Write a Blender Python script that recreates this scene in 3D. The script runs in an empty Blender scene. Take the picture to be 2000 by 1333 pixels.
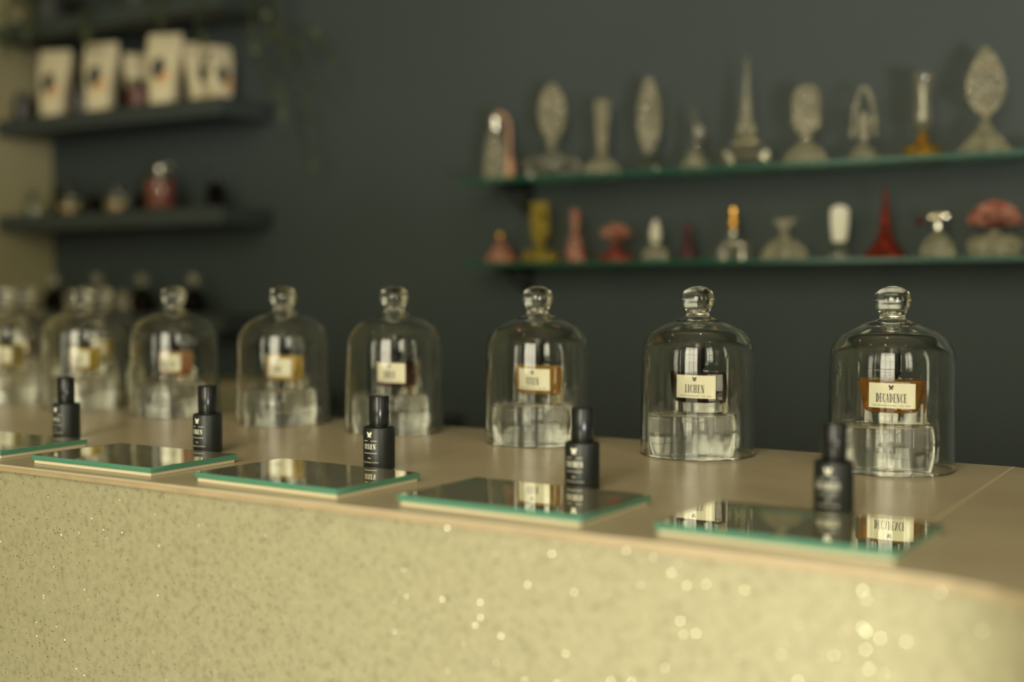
import bpy, bmesh, math, random
from mathutils import Vector, Matrix
random.seed(7)
S = bpy.context.scene
C = S.collection
PI = math.pi
R = math.radians
ZC = 1.05                       # height of the counter top above the floor

# ------------------------------------------------------------------ camera, light, exposure
cam_d = bpy.data.cameras.new('camera')
cam = bpy.data.objects.new('camera', cam_d)
C.objects.link(cam)
cam.location = (0, 0, ZC + 0.19)
cam.rotation_euler = (R(90 - 2.52), 0, R(31.8))
cam_d.sensor_width = 36
cam_d.lens = 2420 * 36 / 2000
cam_d.clip_start = 0.02
cam_d.dof.use_dof = True
cam_d.dof.focus_distance = 1.325
cam_d.dof.aperture_fstop = 1.5
cam_d.dof.aperture_blades = 9
S.camera = cam
S.view_settings.view_transform = 'Standard'
S.view_settings.look = 'None'
S.view_settings.gamma = 1
S.view_settings.use_curve_mapping = False
S.view_settings.exposure = 0.0
S.cycles.max_bounces = 20
S.cycles.transmission_bounces = 18
S.cycles.glossy_bounces = 8
S.cycles.diffuse_bounces = 3
S.cycles.sample_clamp_indirect = 6
S.cycles.blur_glossy = 0.3

W = bpy.data.worlds.new('world')
S.world = W
W.use_nodes = True
W.node_tree.nodes['Background'].inputs[0].default_value = (1.0, 0.93, 0.68, 1)
W.node_tree.nodes['Background'].inputs[1].default_value = 0.6

def area(name, loc, rot, sx, sy, power, col):
    l = bpy.data.lights.new(name, 'AREA')
    l.shape = 'RECTANGLE'; l.size = sx; l.size_y = sy
    l.energy = power; l.color = col
    o = bpy.data.objects.new(name, l)
    o.location = loc; o.rotation_euler = rot
    C.objects.link(o)
    return o

DAY = (1.0, 0.94, 0.71)
# daylight outside the two wide street windows behind the camera and the one to the right
area('daylight_centre', (0.165, -2.50, 2.20), (R(90), 0, 0), 1.75, 2.5, 145, DAY)
area('daylight_centre_low', (0.165, -2.50, 0.68), (R(90), 0, 0), 1.75, 0.4, 3, DAY)
area('daylight_left', (-1.95, -2.50, 1.75), (R(90), 0, 0), 0.7, 1.6, 12, DAY)
area('daylight_side', (2.0, -0.85, 2.2), (R(90), 0, R(90)), 1.2, 1.9, 42, (1.0, 0.94, 0.72))
low = area('added_panel_beam', (2.08, -1.05, 0.48), (R(90), 0, R(34)), 0.8, 0.62, 45, (1.0, 0.96, 1.0))  # added beam, narrowed and aimed to brighten the right of the counter front
low.data.spread = R(60)
area('added_streak_left', (-1.285, -2.45, 1.9), (R(90), 0, 0), 0.12, 1.9, 7, DAY)  # this and the next two are added for thin streaks on the domes
area('added_streak_right', (1.37, -2.45, 1.9), (R(90), 0, 0), 0.12, 1.9, 7, DAY)
area('added_streak_side', (1.95, 1.02, 1.75), (R(90), 0, R(90)), 0.16, 1.6, 5, DAY)
# small warm ceiling spots of the shop
for i, (x, y) in enumerate([(-1.9, 0.4), (-1.1, 0.5), (-0.4, 0.4), (0.5, 0.6), (-1.5, 1.3), (-0.5, 1.4)]):
    l = bpy.data.lights.new('ceiling_spot', 'POINT')
    l.energy = 1.2; l.color = (1.0, 0.66, 0.32); l.shadow_soft_size = 0.025
    o = bpy.data.objects.new('ceiling_spot', l)
    o.location = (x, y, 2.7); C.objects.link(o)

# ------------------------------------------------------------------ helpers
def obj(name, bm, mats, parent=None, smooth=False, loc=None):
    me = bpy.data.meshes.new(name)
    bm.to_mesh(me); bm.free()
    if not isinstance(mats, (list, tuple)):
        mats = [mats]
    for m in mats:
        me.materials.append(m)
    if smooth:
        for p in me.polygons:
            p.use_smooth = True
        if smooth != 'all':
            me.set_sharp_from_angle(angle=R(40))
    o = bpy.data.objects.new(name, me)
    C.objects.link(o)
    if parent: o.parent = parent
    if loc: o.location = loc
    return o

def tag(o, label, cat, group=None):
    o['label'] = label; o['category'] = cat
    if group: o['group'] = group
    return o

def thing(name, label, cat, loc=(0, 0, 0), rotz=0, group=None):
    o = bpy.data.objects.new(name, None)
    o.empty_display_size = 0.02
    C.objects.link(o)
    o.location = loc; o.rotation_euler = (0, 0, rotz)
    return tag(o, label, cat, group)

def struct(name, bm, m, parent=None):
    o = obj(name, bm, m, parent)
    o['kind'] = 'structure'
    return o

def dup(root, loc, label, rotz=0, group=None, swap=None):
    r = root.copy(); C.objects.link(r)
    r.location = loc; r.rotation_euler = (0, 0, rotz); r['label'] = label
    if group: r['group'] = group
    for ch in list(root.children):
        c = ch.copy(); C.objects.link(c); c.parent = r
        for g in ch.children:
            d = g.copy(); C.objects.link(d); d.parent = c
    return r

def box(bm, x0, x1, y0, y1, z0, z1, bev=0.0, mi=0):
    vs = [bm.verts.new((x, y, z)) for z in (z0, z1) for y in (y0, y1) for x in (x0, x1)]
    fs = []
    for f in ((0, 2, 3, 1), (4, 5, 7, 6), (0, 1, 5, 4), (2, 6, 7, 3), (0, 4, 6, 2), (1, 3, 7, 5)):
        fc = bm.faces.new([vs[i] for i in f]); fc.material_index = mi; fs.append(fc)
    if bev > 0:
        es = list({e for f in fs for e in f.edges})
        bmesh.ops.bevel(bm, geom=es, offset=bev, segments=2, affect='EDGES', profile=0.5)
    bm.normal_update()
    return bm

def lathe(bm, prof, seg=64, sy=1.0, cx=0, cy=0, wob=None):
    """prof: list of (r, z); r == 0 makes a pole."""
    rings = []
    for k, (r, z) in enumerate(prof):
        if r <= 1e-7:
            rings.append([bm.verts.new((cx, cy, z))])
        else:
            ring = []
            for i in range(seg):
                a = 2 * PI * i / seg
                rr = r * (wob(a, k) if wob else 1)
                ring.append(bm.verts.new((cx + rr * math.cos(a), cy + rr * math.sin(a) * sy, z)))
            rings.append(ring)
    for A, B in zip(rings, rings[1:]):
        n = max(len(A), len(B))
        for i in range(n):
            j = (i + 1) % n
            if len(A) == 1 and len(B) == 1: continue
            if len(A) == 1: bm.faces.new((A[0], B[j], B[i]))
            elif len(B) == 1: bm.faces.new((A[i], A[j], B[0]))
            else: bm.faces.new((A[i], A[j], B[j], B[i]))
    bmesh.ops.recalc_face_normals(bm, faces=bm.faces)
    return bm

def smoothprof(pts, n=4):
    """Catmull-Rom through (r, z) points."""
    out = []
    P = [pts[0]] + list(pts) + [pts[-1]]
    for i in range(1, len(P) - 2):
        p0, p1, p2, p3 = P[i - 1], P[i], P[i + 1], P[i + 2]
        for k in range(n):
            t = k / n
            q = []
            for c in (0, 1):
                q.append(0.5 * (2 * p1[c] + (p2[c] - p0[c]) * t + (2 * p0[c] - 5 * p1[c] + 4 * p2[c] - p3[c]) * t * t
                                + (3 * p1[c] - p0[c] - 3 * p2[c] + p3[c]) * t ** 3))
            out.append((max(q[0], 0), q[1]))
    out.append(pts[-1])
    return out

def prism(bm, poly, z0, z1, mi_side=0, mi_top=0, mi_bot=0):
    lo = [bm.verts.new((x, y, z0)) for x, y in poly]
    hi = [bm.verts.new((x, y, z1)) for x, y in poly]
    n = len(poly)
    for i in range(n):
        j = (i + 1) % n
        f = bm.faces.new((lo[i], lo[j], hi[j], hi[i])); f.material_index = mi_side
    f = bm.faces.new(hi); f.material_index = mi_top
    f = bm.faces.new(lo[::-1]); f.material_index = mi_bot
    bmesh.ops.recalc_face_normals(bm, faces=bm.faces)
    return bm

def tube(bm, pts, r, seg=8):
    """swept tube; r may be a list"""
    pts = [Vector(p) for p in pts]
    rings = []
    for i, p in enumerate(pts):
        a = pts[max(i - 1, 0)]; b = pts[min(i + 1, len(pts) - 1)]
        d = (b - a).normalized()
        up = Vector((0, 1, 0)) if abs(d.y) < 0.9 else Vector((1, 0, 0))
        s = d.cross(up).normalized(); t = s.cross(d)
        rr = r[i] if isinstance(r, (list, tuple)) else r
        rings.append([bm.verts.new(p + (s * math.cos(2 * PI * k / seg) + t * math.sin(2 * PI * k / seg)) * rr) for k in range(seg)])
    for A, B in zip(rings, rings[1:]):
        for k in range(seg):
            m = (k + 1) % seg
            bm.faces.new((A[k], A[m], B[m], B[k]))
    bm.faces.new(rings[0][::-1]); bm.faces.new(rings[-1])
    bmesh.ops.recalc_face_normals(bm, faces=bm.faces)
    return bm

# ------------------------------------------------------------------ materials
def mat(name):
    m = bpy.data.materials.new(name); m.use_nodes = True
    nt = m.node_tree
    return m, nt, nt.nodes, nt.links, nt.nodes['Principled BSDF']

def plain(name, col, rough=0.5, metal=0.0, trans=0.0, ior=1.45, spec=0.5):
    m, nt, N, L, b = mat(name)
    b.inputs['Base Color'].default_value = (*col, 1)
    b.inputs['Roughness'].default_value = rough
    b.inputs['Metallic'].default_value = metal
    b.inputs['Transmission Weight'].default_value = trans
    b.inputs['IOR'].default_value = ior
    b.inputs['Specular IOR Level'].default_value = spec
    return m

def glass(name, col, rough=0.0, ior=1.47, frost_glow=0.0, bump=0.0, bscale=300.0, fcol=None):
    """clear or tinted glass; frost mixes in matte colour, for lit glow as much as real frosting; bump = cut facets"""
    m = bpy.data.materials.new(name); m.use_nodes = True
    nt = m.node_tree; N = nt.nodes; L = nt.links
    N.remove(N['Principled BSDF'])
    g = N.new('ShaderNodeBsdfGlass'); g.distribution = 'GGX'
    g.inputs['Color'].default_value = (*col, 1); g.inputs['Roughness'].default_value = rough
    g.inputs['IOR'].default_value = ior
    last = g.outputs[0]
    if bump > 0:
        tc = N.new('ShaderNodeTexCoord'); v = N.new('ShaderNodeTexVoronoi')
        v.inputs['Scale'].default_value = bscale
        L.new(tc.outputs['Object'], v.inputs['Vector'])
        bp = N.new('ShaderNodeBump'); bp.inputs['Strength'].default_value = bump
        bp.inputs['Distance'].default_value = 0.003
        L.new(v.outputs['Distance'], bp.inputs['Height']); L.new(bp.outputs[0], g.inputs['Normal'])
    if frost_glow > 0:
        d = N.new('ShaderNodeBsdfDiffuse'); d.inputs['Color'].default_value = (*(fcol or col), 1)
        mx = N.new('ShaderNodeMixShader'); mx.inputs[0].default_value = frost_glow
        if bump > 0:
            nz = N.new('ShaderNodeTexNoise'); nz.inputs['Scale'].default_value = 75; nz.inputs['Detail'].default_value = 1  # patchy matte mix imitates uneven highlights and dark gaps
            L.new(tc.outputs['Object'], nz.inputs['Vector'])
            mr = N.new('ShaderNodeMapRange'); mr.inputs[1].default_value = .40; mr.inputs[2].default_value = .68
            mr.inputs[3].default_value = frost_glow * .5; mr.inputs[4].default_value = frost_glow * 1.8
            L.new(nz.outputs['Fac'], mr.inputs[0]); L.new(mr.outputs[0], mx.inputs[0])
        L.new(last, mx.inputs[1]); L.new(d.outputs[0], mx.inputs[2]); last = mx.outputs[0]
    L.new(last, N['Material Output'].inputs['Surface'])
    return m

M = {}
M['glass'] = glass('clear_glass', (0.985, 0.985, 0.965))
M['acrylic'] = glass('clear_acrylic', (0.99, 0.99, 0.97), ior=1.49, frost_glow=0.06, fcol=(0.8, 0.8, 0.68))  # matte share painted in for the light gathered in the plinths
M['bottleglass'] = glass('thick_bottle_glass', (0.985, 0.98, 0.95), ior=1.5)
M['black_plastic'] = plain('black_plastic', (0.010, 0.011, 0.010), 0.25)
M['black_matte'] = plain('black_coated_glass', (0.012, 0.015, 0.013), 0.4)
M['label'] = plain('cream_label_paper', (0.90, 0.85, 0.64), 0.6)
M['ink'] = plain('black_ink', (0.02, 0.02, 0.018), 0.6)
M['print'] = plain('silver_print', (0.75, 0.72, 0.58), 0.45)
M['cream_felt'] = plain('cream_backing', (0.72, 0.62, 0.42), 0.8)
M['green_edge'] = plain('green_glass_edge', (0.08, 0.235, 0.145), 0.3)
M['dark_shelf'] = plain('dark_painted_shelf', (0.032, 0.042, 0.037), 0.55)
M['dark_metal'] = plain('dark_metal', (0.02, 0.024, 0.02), 0.4, 0.6)
M['bag'] = plain('cream_paper_bag', (0.54, 0.475, 0.30), 0.7)
M['bag_band'] = plain('tan_bag_print', (0.55, 0.32, 0.13), 0.7)
M['darkprint'] = plain('dark_print', (0.025, 0.03, 0.025), 0.7)
M['gold'] = plain('gold_metal', (0.95, 0.52, 0.12), 0.22, 1.0)
M['brass_bright'] = plain('polished_pale_brass', (0.95, 0.86, 0.62), 0.15, 1.0)
M['silver'] = plain('silver_metal', (0.8, 0.78, 0.66), 0.18, 1.0)
M['copper'] = plain('copper_rubber', (0.38, 0.20, 0.11), 0.5)
M['stem_green'] = plain('vine_stem', (0.05, 0.06, 0.025), 0.7)
M['pot'] = plain('dark_pot', (0.03, 0.034, 0.028), 0.6)
M['olive_box'] = plain('olive_box', (0.13, 0.135, 0.05), 0.7)
M['opal'] = glass('frosted_white_glass', (0.9, 0.9, 0.82), rough=0.3, frost_glow=0.75, fcol=(0.82, 0.79, 0.62))
M['cut'] = glass('cut_crystal', (0.98, 0.97, 0.90), rough=0.03, frost_glow=0.08, bump=0.8, bscale=160, fcol=(0.85, 0.78, 0.55))  # matte share stands for the pale glow of lit crystal
M['cut_soft'] = glass('moulded_crystal', (0.98, 0.97, 0.90), rough=0.05, frost_glow=0.11, bump=0.7, bscale=260, fcol=(0.85, 0.76, 0.52))
M['plainglass'] = glass('smooth_crystal', (0.98, 0.97, 0.92), rough=0.0, frost_glow=0.03, fcol=(0.8, 0.75, 0.55))
M['pink'] = glass('pink_glass', (0.95, 0.55, 0.45), rough=0.05, frost_glow=0.30, bump=0.3, bscale=200, fcol=(0.55, 0.33, 0.24))
M['rose'] = glass('deep_rose_glass', (0.8, 0.28, 0.2), rough=0.05, frost_glow=0.28, bump=0.3, bscale=200, fcol=(0.42, 0.12, 0.08))
M['red'] = glass('red_glass', (0.75, 0.14, 0.08), rough=0.05, frost_glow=0.28, bump=0.2, bscale=200, fcol=(0.30, 0.055, 0.03))
M['violet'] = glass('dusky_violet_glass', (0.5, 0.3, 0.33), rough=0.08, frost_glow=0.2, bump=0.3, fcol=(0.22, 0.11, 0.11))
M['yellow'] = glass('yellow_glass', (0.85, 0.72, 0.2), rough=0.05, frost_glow=0.2, bump=0.3, fcol=(0.55, 0.45, 0.1))
M['amberglass'] = glass('amber_glass', (0.9, 0.6, 0.12), rough=0.05, frost_glow=0.2, bump=0.2, fcol=(0.5, 0.33, 0.05))
M['darkglass'] = glass('dark_brown_glass', (0.10, 0.08, 0.05), rough=0.02, frost_glow=0.1, fcol=(0.03, 0.03, 0.02))
M['smoke'] = glass('smoky_glass', (0.78, 0.80, 0.72), rough=0.02, frost_glow=0.06, fcol=(0.35, 0.35, 0.3))

def liquid(name, col, frost_glow=0.22):  # matte share paints in the brightness of light passing through
    return glass(name, col, ior=0.92, frost_glow=frost_glow, fcol=tuple(min(c * 1.0, .95) for c in col))
LIQ = {
    'amber_brown': liquid('amber_brown_perfume', (0.93, 0.54, 0.10), .25),
    'dark': liquid('dark_brown_perfume', (0.20, 0.06, 0.035), .15),
    'amber': liquid('amber_perfume', (0.98, 0.60, 0.08), .5),
    'redbrown': liquid('red_brown_perfume', (0.42, 0.12, 0.05), .12),
    'orange': liquid('orange_perfume', (0.99, 0.60, 0.05), .8),
    'copper': liquid('copper_perfume', (0.92, 0.40, 0.10), .6),
    'gold': liquid('golden_perfume', (0.98, 0.72, 0.06), .7),
    'pale': liquid('pale_yellow_perfume', (0.96, 0.88, 0.35)),
    'red': liquid('red_perfume', (0.60, 0.06, 0.03)),
}

def noise_mat(name, c0, c1, scale, rough, bump=0.0, bscale=40, detail=6, stretch=None, coat=0.0):
    m, nt, N, L, b = mat(name)
    tc = N.new('ShaderNodeTexCoord'); mp = N.new('ShaderNodeMapping')
    if stretch: mp.inputs['Scale'].default_value = stretch
    L.new(tc.outputs['Object'], mp.inputs['Vector'])
    n = N.new('ShaderNodeTexNoise'); n.inputs['Scale'].default_value = scale; n.inputs['Detail'].default_value = detail
    L.new(mp.outputs[0], n.inputs['Vector'])
    cr = N.new('ShaderNodeValToRGB')
    cr.color_ramp.elements[0].color = (*c0, 1); cr.color_ramp.elements[0].position = 0.35
    cr.color_ramp.elements[1].color = (*c1, 1); cr.color_ramp.elements[1].position = 0.65
    L.new(n.outputs['Fac'], cr.inputs[0]); L.new(cr.outputs[0], b.inputs['Base Color'])
    b.inputs['Roughness'].default_value = rough
    b.inputs['Coat Weight'].default_value = coat
    if bump:
        n2 = N.new('ShaderNodeTexNoise'); n2.inputs['Scale'].default_value = bscale
        L.new(mp.outputs[0], n2.inputs['Vector'])
        bp = N.new('ShaderNodeBump'); bp.inputs['Strength'].default_value = bump; bp.inputs['Distance'].default_value = 0.002
        L.new(n2.outputs['Fac'], bp.inputs['Height']); L.new(bp.outputs[0], b.inputs['Normal'])
    return m

M['worktop'] = noise_mat('brown_stone_worktop', (0.45, 0.37, 0.235), (0.53, 0.44, 0.28), 5, 0.27, 0.12, 60, stretch=(1, 1.6, 1))
M['worktop_edge'] = noise_mat('tan_worktop_edge', (0.36, 0.275, 0.145), (0.43, 0.33, 0.175), 30, 0.5)
M['wall_dark'] = noise_mat('dark_green_grey_paint', (0.029, 0.040, 0.036), (0.032, 0.043, 0.039), 3, 0.75, 0.05, 80)
M['wall_cream'] = noise_mat('olive_cream_paint', (0.265, 0.24, 0.125), (0.29, 0.26, 0.14), 3, 0.8)
M['room_wall'] = noise_mat('room_plaster', (0.06, 0.06, 0.045), (0.075, 0.072, 0.055), 3, 0.8)
M['ceil'] = noise_mat('ceiling_plaster', (0.42, 0.40, 0.30), (0.45, 0.43, 0.32), 3, 0.85)
M['floor'] = noise_mat('grey_concrete_floor', (0.06, 0.055, 0.045), (0.08, 0.073, 0.058), 4, 0.5)
M['cabinet'] = noise_mat('dark_cabinet', (0.024, 0.028, 0.022), (0.030, 0.034, 0.026), 4, 0.6)

def panel_mat():
    """pale yellow-cream textured render with darker flecks and glittering mica grains"""
    m, nt, N, L, b = mat('cream_glitter_render')
    tc = N.new('ShaderNodeTexCoord')
    n = N.new('ShaderNodeTexNoise'); n.inputs['Scale'].default_value = 150; n.inputs['Detail'].default_value = 2
    L.new(tc.outputs['Object'], n.inputs['Vector'])
    cr = N.new('ShaderNodeValToRGB')
    e = cr.color_ramp.elements
    e[0].position = 0.26; e[0].color = (0.235, 0.22, 0.115, 1)
    e[1].position = 0.66; e[1].color = (0.355, 0.327, 0.178, 1)
    q = cr.color_ramp.elements.new(0.42); q.color = (0.315, 0.288, 0.155, 1)
    L.new(n.outputs['Fac'], cr.inputs[0])
    L.new(cr.outputs[0], b.inputs['Base Color'])
    b.inputs['Roughness'].default_value = 0.75
    n2 = N.new('ShaderNodeTexNoise'); n2.inputs['Scale'].default_value = 160; n2.inputs['Detail'].default_value = 4
    L.new(tc.outputs['Object'], n2.inputs['Vector'])
    bp = N.new('ShaderNodeBump'); bp.inputs['Strength'].default_value = 0.35; bp.inputs['Distance'].default_value = 0.002
    L.new(n2.outputs['Fac'], bp.inputs['Height']); L.new(bp.outputs[0], b.inputs['Normal'])
    # mica grains: a few voronoi cells are tiny tilted mirrors
    v = N.new('ShaderNodeTexVoronoi'); v.inputs['Scale'].default_value = 400
    L.new(tc.outputs['Object'], v.inputs['Vector'])
    sep = N.new('ShaderNodeSeparateColor'); L.new(v.outputs['Color'], sep.inputs[0])
    gt = N.new('ShaderNodeMath'); gt.operation = 'GREATER_THAN'; gt.inputs[1].default_value = 0.90
    L.new(sep.outputs[0], gt.inputs[0])
    dc = N.new('ShaderNodeMath'); dc.operation = 'LESS_THAN'; dc.inputs[1].default_value = 0.36
    L.new(v.outputs['Distance'], dc.inputs[0])
    mk = N.new('ShaderNodeMath'); mk.operation = 'MULTIPLY'
    L.new(gt.outputs[0], mk.inputs[0]); L.new(dc.outputs[0], mk.inputs[1])
    vs = N.new('ShaderNodeVectorMath'); vs.operation = 'SUBTRACT'; vs.inputs[1].default_value = (0.5, 0.5, 0.5)
    L.new(v.outputs['Color'], vs.inputs[0])
    vr = N.new('ShaderNodeVectorMath'); vr.operation = 'MULTIPLY'; vr.inputs[1].default_value = (0.0, 0.7, 0.7)
    L.new(vs.outputs[0], vr.inputs[0])
    rot = N.new('ShaderNodeCombineXYZ')
    s2 = N.new('ShaderNodeSeparateXYZ'); L.new(vr.outputs[0], s2.inputs[0])
    L.new(s2.outputs[1], rot.inputs[0]); L.new(s2.outputs[2], rot.inputs[2])
    geo = N.new('ShaderNodeNewGeometry')
    va = N.new('ShaderNodeVectorMath'); va.operation = 'ADD'
    L.new(geo.outputs['Normal'], va.inputs[0]); L.new(rot.outputs[0], va.inputs[1])
    nn = N.new('ShaderNodeVectorMath'); nn.operation = 'NORMALIZE'; L.new(va.outputs[0], nn.inputs[0])
    g = N.new('ShaderNodeBsdfAnisotropic'); g.inputs['Roughness'].default_value = 0.16
    g.inputs['Color'].default_value = (0.95, 0.93, 0.8, 1)
    L.new(nn.outputs[0], g.inputs['Normal'])
    hf = N.new('ShaderNodeMath'); hf.operation = 'MULTIPLY'; hf.inputs[1].default_value = 0.8
    L.new(mk.outputs[0], hf.inputs[0])
    mx = N.new('ShaderNodeMixShader'); L.new(hf.outputs[0], mx.inputs[0])
    L.new(b.outputs[0], mx.inputs[1]); L.new(g.outputs[0], mx.inputs[2])
    L.new(mx.outputs[0], N['Material Output'].inputs['Surface'])
    return m
M['panel'] = panel_mat()

def mirror_mat():
    """silvered glass seen from above, with a little dust"""
    m = bpy.data.materials.new('dusty_mirror'); m.use_nodes = True
    nt = m.node_tree; N = nt.nodes; L = nt.links
    b = N['Principled BSDF']
    b.inputs['Base Color'].default_value = (0.80, 0.82, 0.72, 1)
    b.inputs['Metallic'].default_value = 1; b.inputs['Roughness'].default_value = 0.015
    d = N.new('ShaderNodeBsdfDiffuse'); d.inputs['Color'].default_value = (0.42, 0.38, 0.24, 1)
    mx = N.new('ShaderNodeMixShader'); mx.inputs[0].default_value = 0.20
    L.new(b.outputs[0], mx.inputs[1]); L.new(d.outputs[0], mx.inputs[2])
    L.new(mx.outputs[0], N['Material Output'].inputs['Surface'])
    return m
M['mirror'] = mirror_mat()
M['shelf_glass'] = glass('green_tinted_shelf_glass', (0.80, 0.93, 0.85), ior=1.5)
M['shelf_edge'] = plain('sea_green_glass_edge', (0.012, 0.075, 0.045), 0.2)

def leaf_mat():
    return noise_mat('dark_leaf', (0.035, 0.048, 0.018), (0.07, 0.085, 0.03), 60, 0.55)
M['leaf'] = leaf_mat()

# ------------------------------------------------------------------ lettering
class Ink:
    """flat letter shapes built from strokes, in the x-z plane, facing -y"""
    def __init__(self): self.polys = []
    def quad(self, *p): self.polys.append(list(p))
    def bar(self, x0, x1, y0, y1): self.quad((x0, y0), (x1, y0), (x1, y1), (x0, y1))
    def diag(self, x0, y0, x1, y1, w): self.quad((x0 - w / 2, y0), (x0 + w / 2, y0), (x1 + w / 2, y1), (x1 - w / 2, y1))
    def ring(self, cx, cy, rx, ry, tx, ty, a0, a1, n=14):
        for k in range(n):
            a = R(a0 + (a1 - a0) * k / n); b = R(a0 + (a1 - a0) * (k + 1) / n)
            self.quad((cx + rx * math.cos(a), cy + ry * math.sin(a)), (cx + rx * math.cos(b), cy + ry * math.sin(b)),
                      (cx + (rx - tx) * math.cos(b), cy + (ry - ty) * math.sin(b)), (cx + (rx - tx) * math.cos(a), cy + (ry - ty) * math.sin(a)))

def glyph(ch):
    """returns (Ink, width); cap height 1; condensed display serif"""
    k = Ink(); T = 0.17; t = 0.055
    def stem(x, w=T):
        k.bar(x, x + w, 0, 1); k.bar(x - 0.05, x + w + 0.05, 0, t); k.bar(x - 0.05, x + w + 0.05, 1 - t, 1)
    if ch == 'D': stem(0.05); k.ring(0.18, .5, .34, .5, .17, t, -90, 90); return k, .56
    if ch == 'E':
        stem(0.05); k.bar(.05, .44, 0, t); k.bar(.05, .44, 1 - t, 1); k.bar(.2, .36, .48, .48 + t)
        k.bar(.40, .44, 0, .24); k.bar(.40, .44, .76, 1); k.bar(.33, .36, .40, .61); return k, .49
    if ch == 'C': k.ring(.27, .5, .26, .5, .17, t, 55, 305); k.bar(.40, .44, .70, .95); k.bar(.40, .44, .05, .30); return k, .50
    if ch == 'A':
        k.diag(.06, 0, .22, 1, .05); k.diag(.42, 0, .27, 1, .16); k.bar(.11, .38, .30, .30 + t)
        k.bar(0, .14, 0, t); k.bar(.30, .54, 0, t); return k, .56
    if ch == 'N':
        k.bar(.06, .11, 0, 1); k.bar(.41, .46, 0, 1); k.diag(.40, 0, .12, 1, .15)
        k.bar(0, .17, 0, t); k.bar(.0, .17, 1 - t, 1); k.bar(.35, .52, 1 - t, 1); return k, .56
    if ch == 'L': stem(0.05); k.bar(.05, .42, 0, t); k.bar(.38, .42, 0, .28); return k, .46
    if ch == 'I': stem(0.05); return k, .31
    if ch == 'H': stem(0.05); stem(0.36); k.bar(.2, .4, .48, .48 + t); return k, .62
    if ch == 'V':
        k.diag(.26, 0, .12, 1, .15); k.diag(.28, 0, .44, 1, .05)
        k.bar(0, .25, 1 - t, 1); k.bar(.36, .52, 1 - t, 1); return k, .54
    if ch == 'X':
        k.diag(.42, 0, .12, 1, .16); k.diag(.08, 0, .44, 1, .05)
        k.bar(0, .17, 0, t); k.bar(.30, .54, 0, t); k.bar(0, .24, 1 - t, 1); k.bar(.36, .52, 1 - t, 1); return k, .56
    if ch == 'S':
        k.ring(.25, .74, .22, .26, .13, t, 40, 240); k.ring(.23, .26, .23, .26, .13, t, -140, 60)
        k.diag(.30, .30, .16, .68, .16); k.bar(.40, .44, .72, .95); k.bar(.02, .06, .05, .28); return k, .49
    if ch == 'R':
        stem(0.05); k.ring(.18, .74, .28, .26, .15, t, -90, 90); k.diag(.42, 0, .28, .5, .15); k.bar(.35, .54, 0, t); return k, .56
    if ch == 'O': k.ring(.27, .5, .26, .5, .16, t, 0, 360, 24); return k, .54
    if ch == 'M':
        k.bar(.05, .10, 0, 1); k.bar(.50, .65, 0, 1); k.diag(.32, 0, .12, 1, .14); k.diag(.33, 0, .52, 1, .05)
        k.bar(0, .16, 0, t); k.bar(.44, .71, 0, t); k.bar(0, .14, 1 - t, 1); k.bar(.56, .71, 1 - t, 1); return k, .75
    if ch == 'Y':
        k.bar(.19, .34, 0, .5); k.diag(.26, .45, .12, 1, .15); k.diag(.29, .45, .44, 1, .05)
        k.bar(.12, .41, 0, t); k.bar(0, .24, 1 - t, 1); k.bar(.36, .52, 1 - t, 1); return k, .54
    if ch == 'T': k.bar(.17, .33, 0, 1); k.bar(0, .5, 1 - t, 1); k.bar(.09, .41, 0, t); k.bar(0, .04, .74, 1); k.bar(.46, .5, .74, 1); return k, .54
    if ch == '1': k.bar(.12, .28, 0, 1); k.bar(.02, .38, 0, t); k.quad((.0, .78), (.0, .72), (.14, .84), (.14, 1)); return k, .42
    if ch == '9': k.ring(.25, .68, .24, .32, .15, t, 0, 360, 20); k.ring(.20, .5, .29, .5, .14, t, -110, 15); return k, .54
    if ch == '3': k.ring(.20, .74, .24, .26, .14, t, -90, 140); k.ring(.20, .27, .28, .27, .15, t, -140, 90); return k, .53
    if ch == '&':
        k.ring(.22, .76, .17, .24, .10, t, 0, 360, 16); k.ring(.22, .27, .22, .27, .13, t, 60, 330); k.diag(.46, 0, .14, .62, .13); k.diag(.40, .2, .50, .45, .05); return k, .56
    return k, .3

def word(s, height, xs=1.0, gap=0.06):
    """list of polygons (x, z) centred on x = 0, baseline at z = 0"""
    out = []; x = 0
    for ch in s:
        g, w = glyph(ch)
        for p in g.polys:
            out.append([((px + x) * height * xs, pz * height) for px, pz in p])
        x += w + gap
    tot = (x - gap) * height * xs
    return [[(px - tot / 2, pz) for px, pz in p] for p in out]

def butterfly(size):
    s = size
    P = [[(0, .05), (.08, .42), (.42, .62), (.5, .5), (.42, .12), (.16, -.02)],
         [(0, .05), (.16, -.02), (.36, -.1), (.34, -.34), (.18, -.42), (.04, -.16)],
         [(-.03, -.3), (.03, -.3), (.03, .3), (-.03, .3)]]
    out = []
    for p in P[:2]:
        out.append([(x * s, z * s) for x, z in p]); out.append([(-x * s, z * s) for x, z in p])
    out.append([(x * s, z * s) for x, z in P[2]])
    return out

_font_cache = {}
def smalltext(s, size):
    """polygons of small print from Blender's built-in font"""
    if (s, size) in _font_cache: return _font_cache[(s, size)]
    cu = bpy.data.curves.new('t', 'FONT'); cu.body = s; cu.size = size; cu.align_x = 'CENTER'; cu.resolution_u = 2
    o = bpy.data.objects.new('t', cu); C.objects.link(o)
    dg = bpy.context.evaluated_depsgraph_get()
    me = bpy.data.meshes.new_from_object(o.evaluated_get(dg))
    polys = [[(me.vertices[i].co.x, me.vertices[i].co.y) for i in p.vertices] for p in me.polygons]
    bpy.data.objects.remove(o); bpy.data.curves.remove(cu); bpy.data.meshes.remove(me)
    _font_cache[(s, size)] = polys
    return polys

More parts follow.
